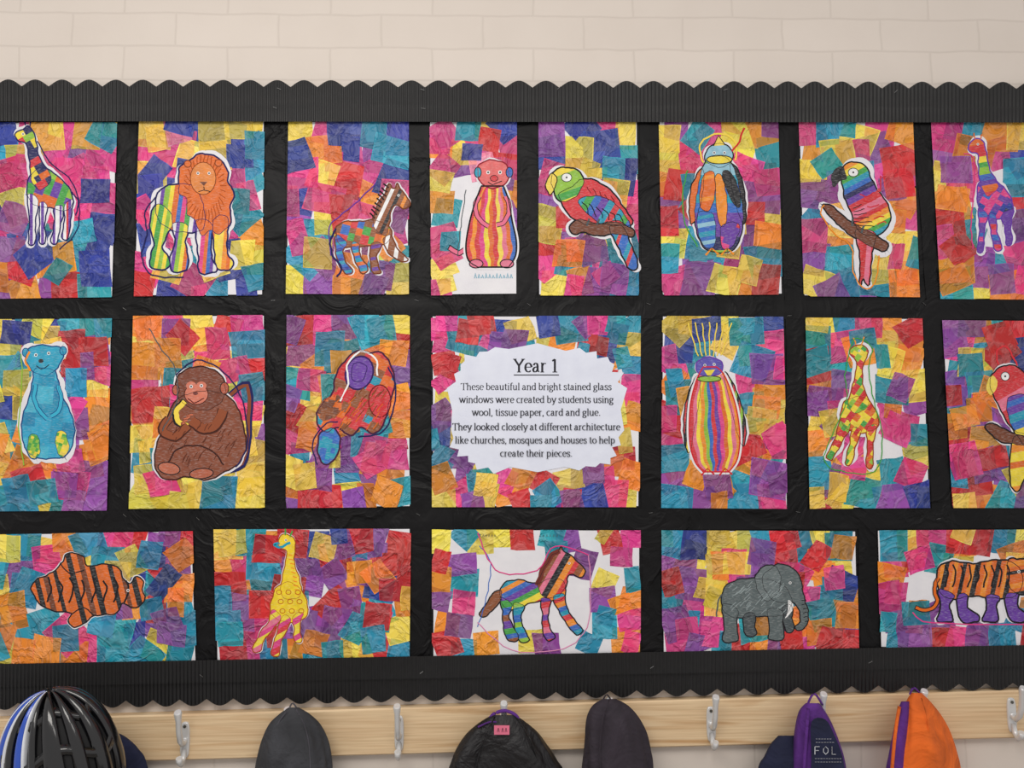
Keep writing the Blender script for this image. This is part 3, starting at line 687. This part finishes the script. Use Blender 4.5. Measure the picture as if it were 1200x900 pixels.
corr("corrugated_border_strip",lambda x:ytop(x)+25+math.sin(x*.013),lambda x:ytop(x)+45-x/1200*1.5,.0235)
corr("scalloped_border",lambda x:ybot(x)-28,lambda x:ybot(x)-3+scal(x,31.5,10),.0180)
corr("corrugated_border_strip",lambda x:ybot(x)-53+2*x/1200,lambda x:ybot(x)-26,.0235)
b=B()
for (x,y) in [(327,104),(495,105),(655,103),(322,126),(496,127),(850,105),(1050,107),(146,362),(320,352),(488,352),(620,357),(760,356),(1083,356),(1100,608),(490,603),(763,601),(232,608),(236,792),(494,788),(764,782),(1020,776),(146,604),(925,370),(935,600)]:
    a_=R.uniform(-.8,.8); dz=.0262 if (y>120 and y<150 or y>700) else (.0215 if y<120 else .0165)
    b.tube([W(x-2.4*math.cos(a_),y-2.4*math.sin(a_),dz),W(x+2.4*math.cos(a_),y+2.4*math.sin(a_),dz)],.0005,0,5)
b.build("staples",[m_staple])

# ------------------------------------------------------------------ wall, floor
def slab(name,mn,mx,m):
    b=B(); x0,y0,z0=mn;x1,y1,z1=mx
    b.box([(x0,y0,z0),(x1,y0,z0),(x1,y0,z1),(x0,y0,z1),(x0,y1,z0),(x1,y1,z0),(x1,y1,z1),(x0,y1,z1)],0)
    return b.build(name,[m])
slab("wall_back",(-3,0,0),(3,.15,2.9),m_wall)
m_floor=simple("vinyl_floor",(150,145,138),.5,0,.1,20,0.05)
slab("floor",(-3,-3.2,-.05),(3,.15,0),m_floor)
def yr0(x): return 839-(x-150)/1050*30
def yr1(x): return 893-(x-150)/1050*28
b=B(); dr=.022
A=[W(X0,yr0(X0),dr),W(X1,yr0(X1),dr),W(X1,yr1(X1),dr),W(X0,yr1(X0),dr)]
prof=[]
for P_,Q in((A[0],A[3]),(A[1],A[2])):
    t=.003
    prof.append([(P_.x,-0.001,P_.z),(P_.x,-dr+t,P_.z),(P_.x,-dr,P_.z-t),(Q.x,-dr,Q.z+t),(Q.x,-dr+t,Q.z),(Q.x,-0.001,Q.z)])
i,n=b.grid(prof,0,closed=True,smooth=False); b.cap(i,6,0); b.cap(i+6,6,0)
b.build("coat_hook_rail",[m_pine])
def hook(x,y0,y1):
    b=B(); top=W(x,y0,dr); H=(y1-y0)*PX; cx=top.x; zt=top.z; w=.0095
    def fr(xx,zz,dd): return (cx+xx,-dd,zt+zz)
    out=[(math.copysign(abs(math.cos(t))**.5,math.cos(t))*w,-H*.62+math.copysign(abs(math.sin(t))**.7,math.sin(t))*H*.34) for t in [k*2*math.pi/28 for k in range(28)]]
    i,n=b.grid([[fr(p[0],p[1],dr+.0002) for p in out],[fr(p[0],p[1],dr+.003) for p in out],[fr(p[0]*.85,-H*.62+(p[1]+H*.62)*.93,dr+.0045) for p in out]],0,closed=True); b.cap(i+2*n,n,0)
    path=[];rad=[]
    for q,(dd,zz,r) in enumerate([(dr+.003,-H*.62,.0060),(dr+.014,-H*.66,.0060),(dr+.026,-H*.56,.0058),(dr+.034,-H*.36,.0056),(dr+.037,-H*.15,.0058),(dr+.041,0,.0078),(dr+.043,.004,.0066)]):
        path.append(Vector(fr(0,zz,dd)));rad.append(r)
    b.tube(path,rad,0,12)
    path=[];rad=[]
    for (dd,zz,r) in [(dr+.003,-H*.78,.0056),(dr+.010,-H*.95,.0056),(dr+.019,-H*1.02,.0056),(dr+.027,-H*.95,.0060),(dr+.030,-H*.86,.0066)]:
        path.append(Vector(fr(0,zz,dd)));rad.append(r)
    b.tube(path,rad,0,12)
    for zz in(-H*.36,-H*.86):
        c_=Vector(fr(0,zz,dr+.0045)); b.tube([c_,c_+Vector((0,-.0015,0))],.0032,1,10)
    b.build("coat_hook",[m_metal,m_screw])
for x in (-32,92,218,343,468,590,711,832,955,1070,1183,1300):
    y=yr0(x)-9; hook(x,y,y+57)

# ------------------------------------------------------------------ coats
def cloth(name,c,rough=.85,bs=.5,sheen=.0):
    m,nt,bb=mat(name); v=objcoord(nt); f=noise(nt,v,14,4,.55,.6); g=noise(nt,v,700,2)
    nt.links.new(mul(nt,lin(c),ramp(nt,f,[(.3,(.6,.6,.6,1)),(.7,(1.15,1.15,1.15,1))])),bb.inputs['Base Color'])
    bb.inputs['Roughness'].default_value=rough
    ad=math_(nt,'MULTIPLY_ADD',g,.03,f)
    bump(nt,bb,ad,bs,.03)
    return m
def loft(b,rows,d,hd,mi=0,folds=5,fa=.07,ph_=0,seg=64,sub=6,lean=0):
    rr=cr([(r[0],r[1]) for r in rows],False,sub); rl=cr([(r[0],r[2]) for r in rows],False,sub)
    wm=max(q[1]-p[1] for p,q in zip(rr[:len(rr)//2],rl[:len(rr)//2])); R_=[]
    y0=rr[0][0]
    for k,(p,q) in enumerate(zip(rr,rl)):
        y=p[0]; cx=(p[1]+q[1])/2; w=(q[1]-p[1])/2; h=hd*min(1,(2*w/wm)**.6)
        g=min(1,(y-y0)/40.0); row=[]
        for s in range(seg):
            t=2*math.pi*s/seg; f=1+fa*g*math.sin(folds*t+ph_+.006*(y-y0)*folds)+fa*.5*g*math.sin((folds*2+1)*t+ph_*2)
            row.append(W(cx+w*math.cos(t)*(1+(f-1)*.4),y,d+h*math.sin(t)*f))
        R_.append(row)
    i,n=b.grid(R_,mi,closed=True); b.cap(i,n,mi); b.cap(i+(len(R_)-1)*n,n,mi)
def panel(b,pts,d,mi,thick=.0015,sm=True,bul=0.0):
    P=cr(pts,True,4) if sm else pts
    T=tessellate_polygon([[Vector((p[0],p[1],0)) for p in P]])
    for t in T: b.face([W(P[k][0],P[k][1],d) for k in t],mi)
    rows=[[W(p[0],p[1],d) for p in P],[W(p[0],p[1],d-thick) for p in P]]
    b.grid(rows,mi,closed=True,smooth=False)
def ribbon(b,pts,r,d,mi,flat=.5):
    P=cr(pts,False,5); b.tube([W(p[0],p[1],d) for p in P],r,mi,8,1.0)
m_grey=cloth("grey_fleece",(62,63,68)); m_blk=cloth("black_padded_nylon",(22,20,24),.5,.7); m_plum=cloth("dark_plum_fleece",(54,46,56))
m_navy=cloth("navy_cloth",(24,30,62)); m_pur=cloth("purple_cloth",(98,44,140)); m_org=cloth("orange_cloth",(242,112,34)); m_seam=cloth("seam_thread",(84,82,90)); m_tag=simple("pink_name_tag",(236,120,150),.6); m_wht=simple("white_print",(210,212,220),.6)
b=B(); loft(b,[(829,338,350),(836,328,362),(848,315,374),(866,307,382),(890,302,387),(920,298,390),(1000,285,402),(1120,275,412),(1240,272,416)],.062,.036,0,5,.13,1)
ribbon(b,[(346,830),(356,848),(362,872),(364,905)],.0012,.099,1); ribbon(b,[(336,833),(322,855),(314,885),(312,910)],.0012,.085,1)
ribbon(b,[(338,832),(343,824),(349,832)],.0016,.06,1)
b.build("grey_hooded_jacket",[m_grey,m_seam])
b=B(); loft(b,[(838,576,604),(846,563,616),(858,549,630),(872,539,640),(890,530,652),(915,522,664),(1000,508,666),(1120,498,664),(1280,492,662)],.064,.038,0,4,.13,2.4)
ribbon(b,[(574,842),(580,836),(592,833),(604,838),(610,848)],.0035,.07,1)
ribbon(b,[(560,852),(575,846),(590,848)],.0018,.085,1)
panel(b,[(579,850),(597,850),(597,861),(579,861)],.1065,2,sm=False)
ribbon(b,[(580,840),(566,868),(556,905)],.0016,.098,3); ribbon(b,[(606,842),(622,868),(634,905)],.0016,.098,3)
for k,x in enumerate((583,588,592)): ribbon(b,[(x,858),(x+1,853),(x+2,858)],.0004,.1068,3)
b.build("black_padded_coat",[m_blk,m_pur,m_tag,m_blk])
b=B(); loft(b,[(819,706,722),(826,695,735),(838,688,746),(856,685,755),(880,684,761),(905,682,765),(1000,676,772),(1120,674,778),(1260,672,782)],.064,.037,0,5,.12,.4)
ribbon(b,[(714,820),(706,845),(703,880),(704,905)],.0013,.1,1)
ribbon(b,[(706,822),(711,814),(717,822)],.0016,.062,1)
b.build("dark_hooded_fleece",[m_plum,m_plum])
b=B(); loft(b,[(862,912,934),(872,903,945),(886,896,960),(905,888,985),(980,880,1010),(1120,875,1020),(1240,875,1020)],.055,.028,0,4,.08,1.2)
loft(b,[(824,944,960),(832,937,966),(846,933,974),(868,930,983),(890,928,990),(915,926,994),(1000,920,1005),(1110,918,1010)],.066,.036,1,4,.06,2)
panel(b,[(951,846),(967,843),(978,862),(988,890),(990,930),(953,930),(951,885)],.1045,0)
ribbon(b,[(947,830),(945,860),(942,900),(941,930)],.0035,.101,1); ribbon(b,[(946,826),(954,813),(964,826)],.0022,.066,1)
o=b.build("navy_and_purple_school_bag",[m_navy,m_pur,m_wht])
bb=B()
def seglet(lines,x,y,sx,sy,r):
    for l in lines: bb.tube([W(x+p[0]*sx,y+p[1]*sy,.1068) for p in l],r,0,6)
seglet([[(0,0),(0,-1)],[(0,-1),(.6,-1)],[(0,-.5),(.5,-.5)]],955,884,9,9,.0008)
seglet([[(.3,0),(0,-.3),(0,-.7),(.3,-1),(.6,-.7),(.6,-.3),(.3,0)]],965,884,9,9,.0008)
seglet([[(0,-1),(0,0),(.5,0)]],975,884,9,9,.0008)
for y,x0,x1 in((866,956,974),(870,956,976),(889,955,984),(893,955,984)):
    x=x0
    while x<x1: bb.tube([W(x,y,.1066),W(x+2.2,y,.1066)],.0004,0,5); x+=3.2
t=bb.build("printed_lettering",[m_wht],parent=o)
b=B(); loft(b,[(812,1068,1080),(822,1062,1090),(838,1058,1102),(858,1054,1112),(882,1050,1120),(910,1046,1126),(1000,1036,1136),(1120,1030,1140),(1240,1028,1142)],.066,.036,0,4,.12,.9)
loft(b,[(822,1056,1066),(836,1051,1066),(860,1046,1064),(885,1041,1062),(910,1037,1062),(1000,1030,1060)],.072,.026,1,3,.05,0)
ribbon(b,[(1054,828),(1049,860),(1045,905)],.0034,.098,2); ribbon(b,[(1080,818),(1088,850),(1090,905)],.0012,.103,2)
ribbon(b,[(1066,814),(1071,806),(1079,814)],.002,.066,1)
b.build("orange_jacket",[m_org,m_pur,m_org])
b=B(); loft(b,[(856,112,132),(864,105,148),(878,100,162),(900,95,172),(1000,80,190),(1130,70,200)],.046,.022,0,5,.08,.3)
b.build("navy_coat",[m_navy])
# ------------------------------------------------------------------ helmet
def gloss(n,c):
    m,nt,bb_=mat(n); nt.links.new(mul(nt,lin(c),ramp(nt,noise(nt,objcoord(nt),30,2),[(.3,(.9,.9,.9,1)),(.7,(1,1,1,1))])),bb_.inputs['Base Color'])
    bb_.inputs['Roughness'].default_value=.18; bb_.inputs['Coat Weight'].default_value=.6; return m
mh=[gloss("helmet_black_shell",(14,14,17)),gloss("helmet_blue_shell",(28,78,190)),gloss("helmet_white_shell",(225,228,235)),simple("helmet_foam_liner",(20,20,22),.8),m_blk]
b=B(); HC=W(74,902,.155); rx,ry,rz=.107,.082,.148
tilt=Matrix.Rotation(math.radians(-8),3,'Y')@Matrix.Rotation(math.radians(6),3,'X')
def hp(t,p,k=1.0):
    t=math.radians(t);p=math.radians(p)
    return HC+tilt@Vector((k*rx*math.sin(t)*math.cos(p),-k*ry*math.sin(t)*math.sin(p),k*rz*math.cos(t)))
rows=[[hp(2+t*118/24,p*360/48,.93) for p in range(48)] for t in range(25)]
i,n=b.grid(rows,3,closed=True); b.cap(i,n,3)
bands=[(-20,8,0),(14,34,0),(40,56,0),(62,84,0),(89,98,0),(101,105,2),(105,115,1),(120,129,0),(129,134,2),(139,152,1),(152,159,2),(165,185,1),(190,215,0),(222,250,0),(256,290,0),(296,330,0)]
for (p0,p1,mi) in bands:
    rows=[];pm=(p0+p1)/2;hw=(p1-p0)/2
    for k in range(31):
        t=4+k*116/30; wv=hw*(1.12-.22*math.sin(math.radians(t*1.5)) ) if t<118 else hw
        prof_=[]
        for (u,kk) in [(-1,.925),(-1,.985),(-.8,1.01),(-.3,1.03),(.3,1.03),(.8,1.01),(1,.985),(1,.925)]:
            prof_.append(hp(t,pm+wv*u,kk*(1+.012*math.sin(math.radians(t*3)))))
        rows.append(prof_)
    i,n=b.grid(rows,mi)
    b.cap(i,n,mi); b.cap(i+30*n,n,mi)
for t0 in (34,66,92):
    rows=[]
    for k in range(73):
        p=k*5; rows.append([hp(t0+6*math.sin(math.radians(p*4)),p,.92),hp(t0+6*math.sin(math.radians(p*4)),p,1.0),hp(t0+7+6*math.sin(math.radians(p*4)),p,1.0),hp(t0+7+6*math.sin(math.radians(p*4)),p,.92)])
    b.grid(rows,0)
rim=[hp(120,k*5,.99) for k in range(73)]; b.tube(rim,.006,0,8)
b.tube([hp(118,150,.95),HC+Vector((-.03,.03,-.16)),HC+Vector((0,.02,-.2)),HC+Vector((.04,.03,-.16)),hp(118,30,.95)],.004,4,8)
b.build("bicycle_helmet",mh)

# ------------------------------------------------------------------ light
w=bpy.data.worlds.new("world"); scene.world=w; w.use_nodes=True
bg=w.node_tree.nodes['Background']; bg.inputs[0].default_value=(1.0,.97,.95,1); bg.inputs[1].default_value=.60
def arealight(name,loc,rot,sx,sy,e,c):
    l=bpy.data.lights.new(name,'AREA'); l.shape='RECTANGLE'; l.size=sx;l.size_y=sy;l.energy=e;l.color=c
    o=bpy.data.objects.new(name,l); o.location=loc;o.rotation_euler=rot; scene.collection.objects.link(o)
arealight("ceiling_light_panel",(-.6,-1.9,2.85),(math.radians(28),0,0),1.6,.8,27,(1,.96,.9))
arealight("ceiling_light_panel.001",(1.2,-2.2,2.85),(math.radians(30),0,0),1.2,.6,8,(1,.96,.92))
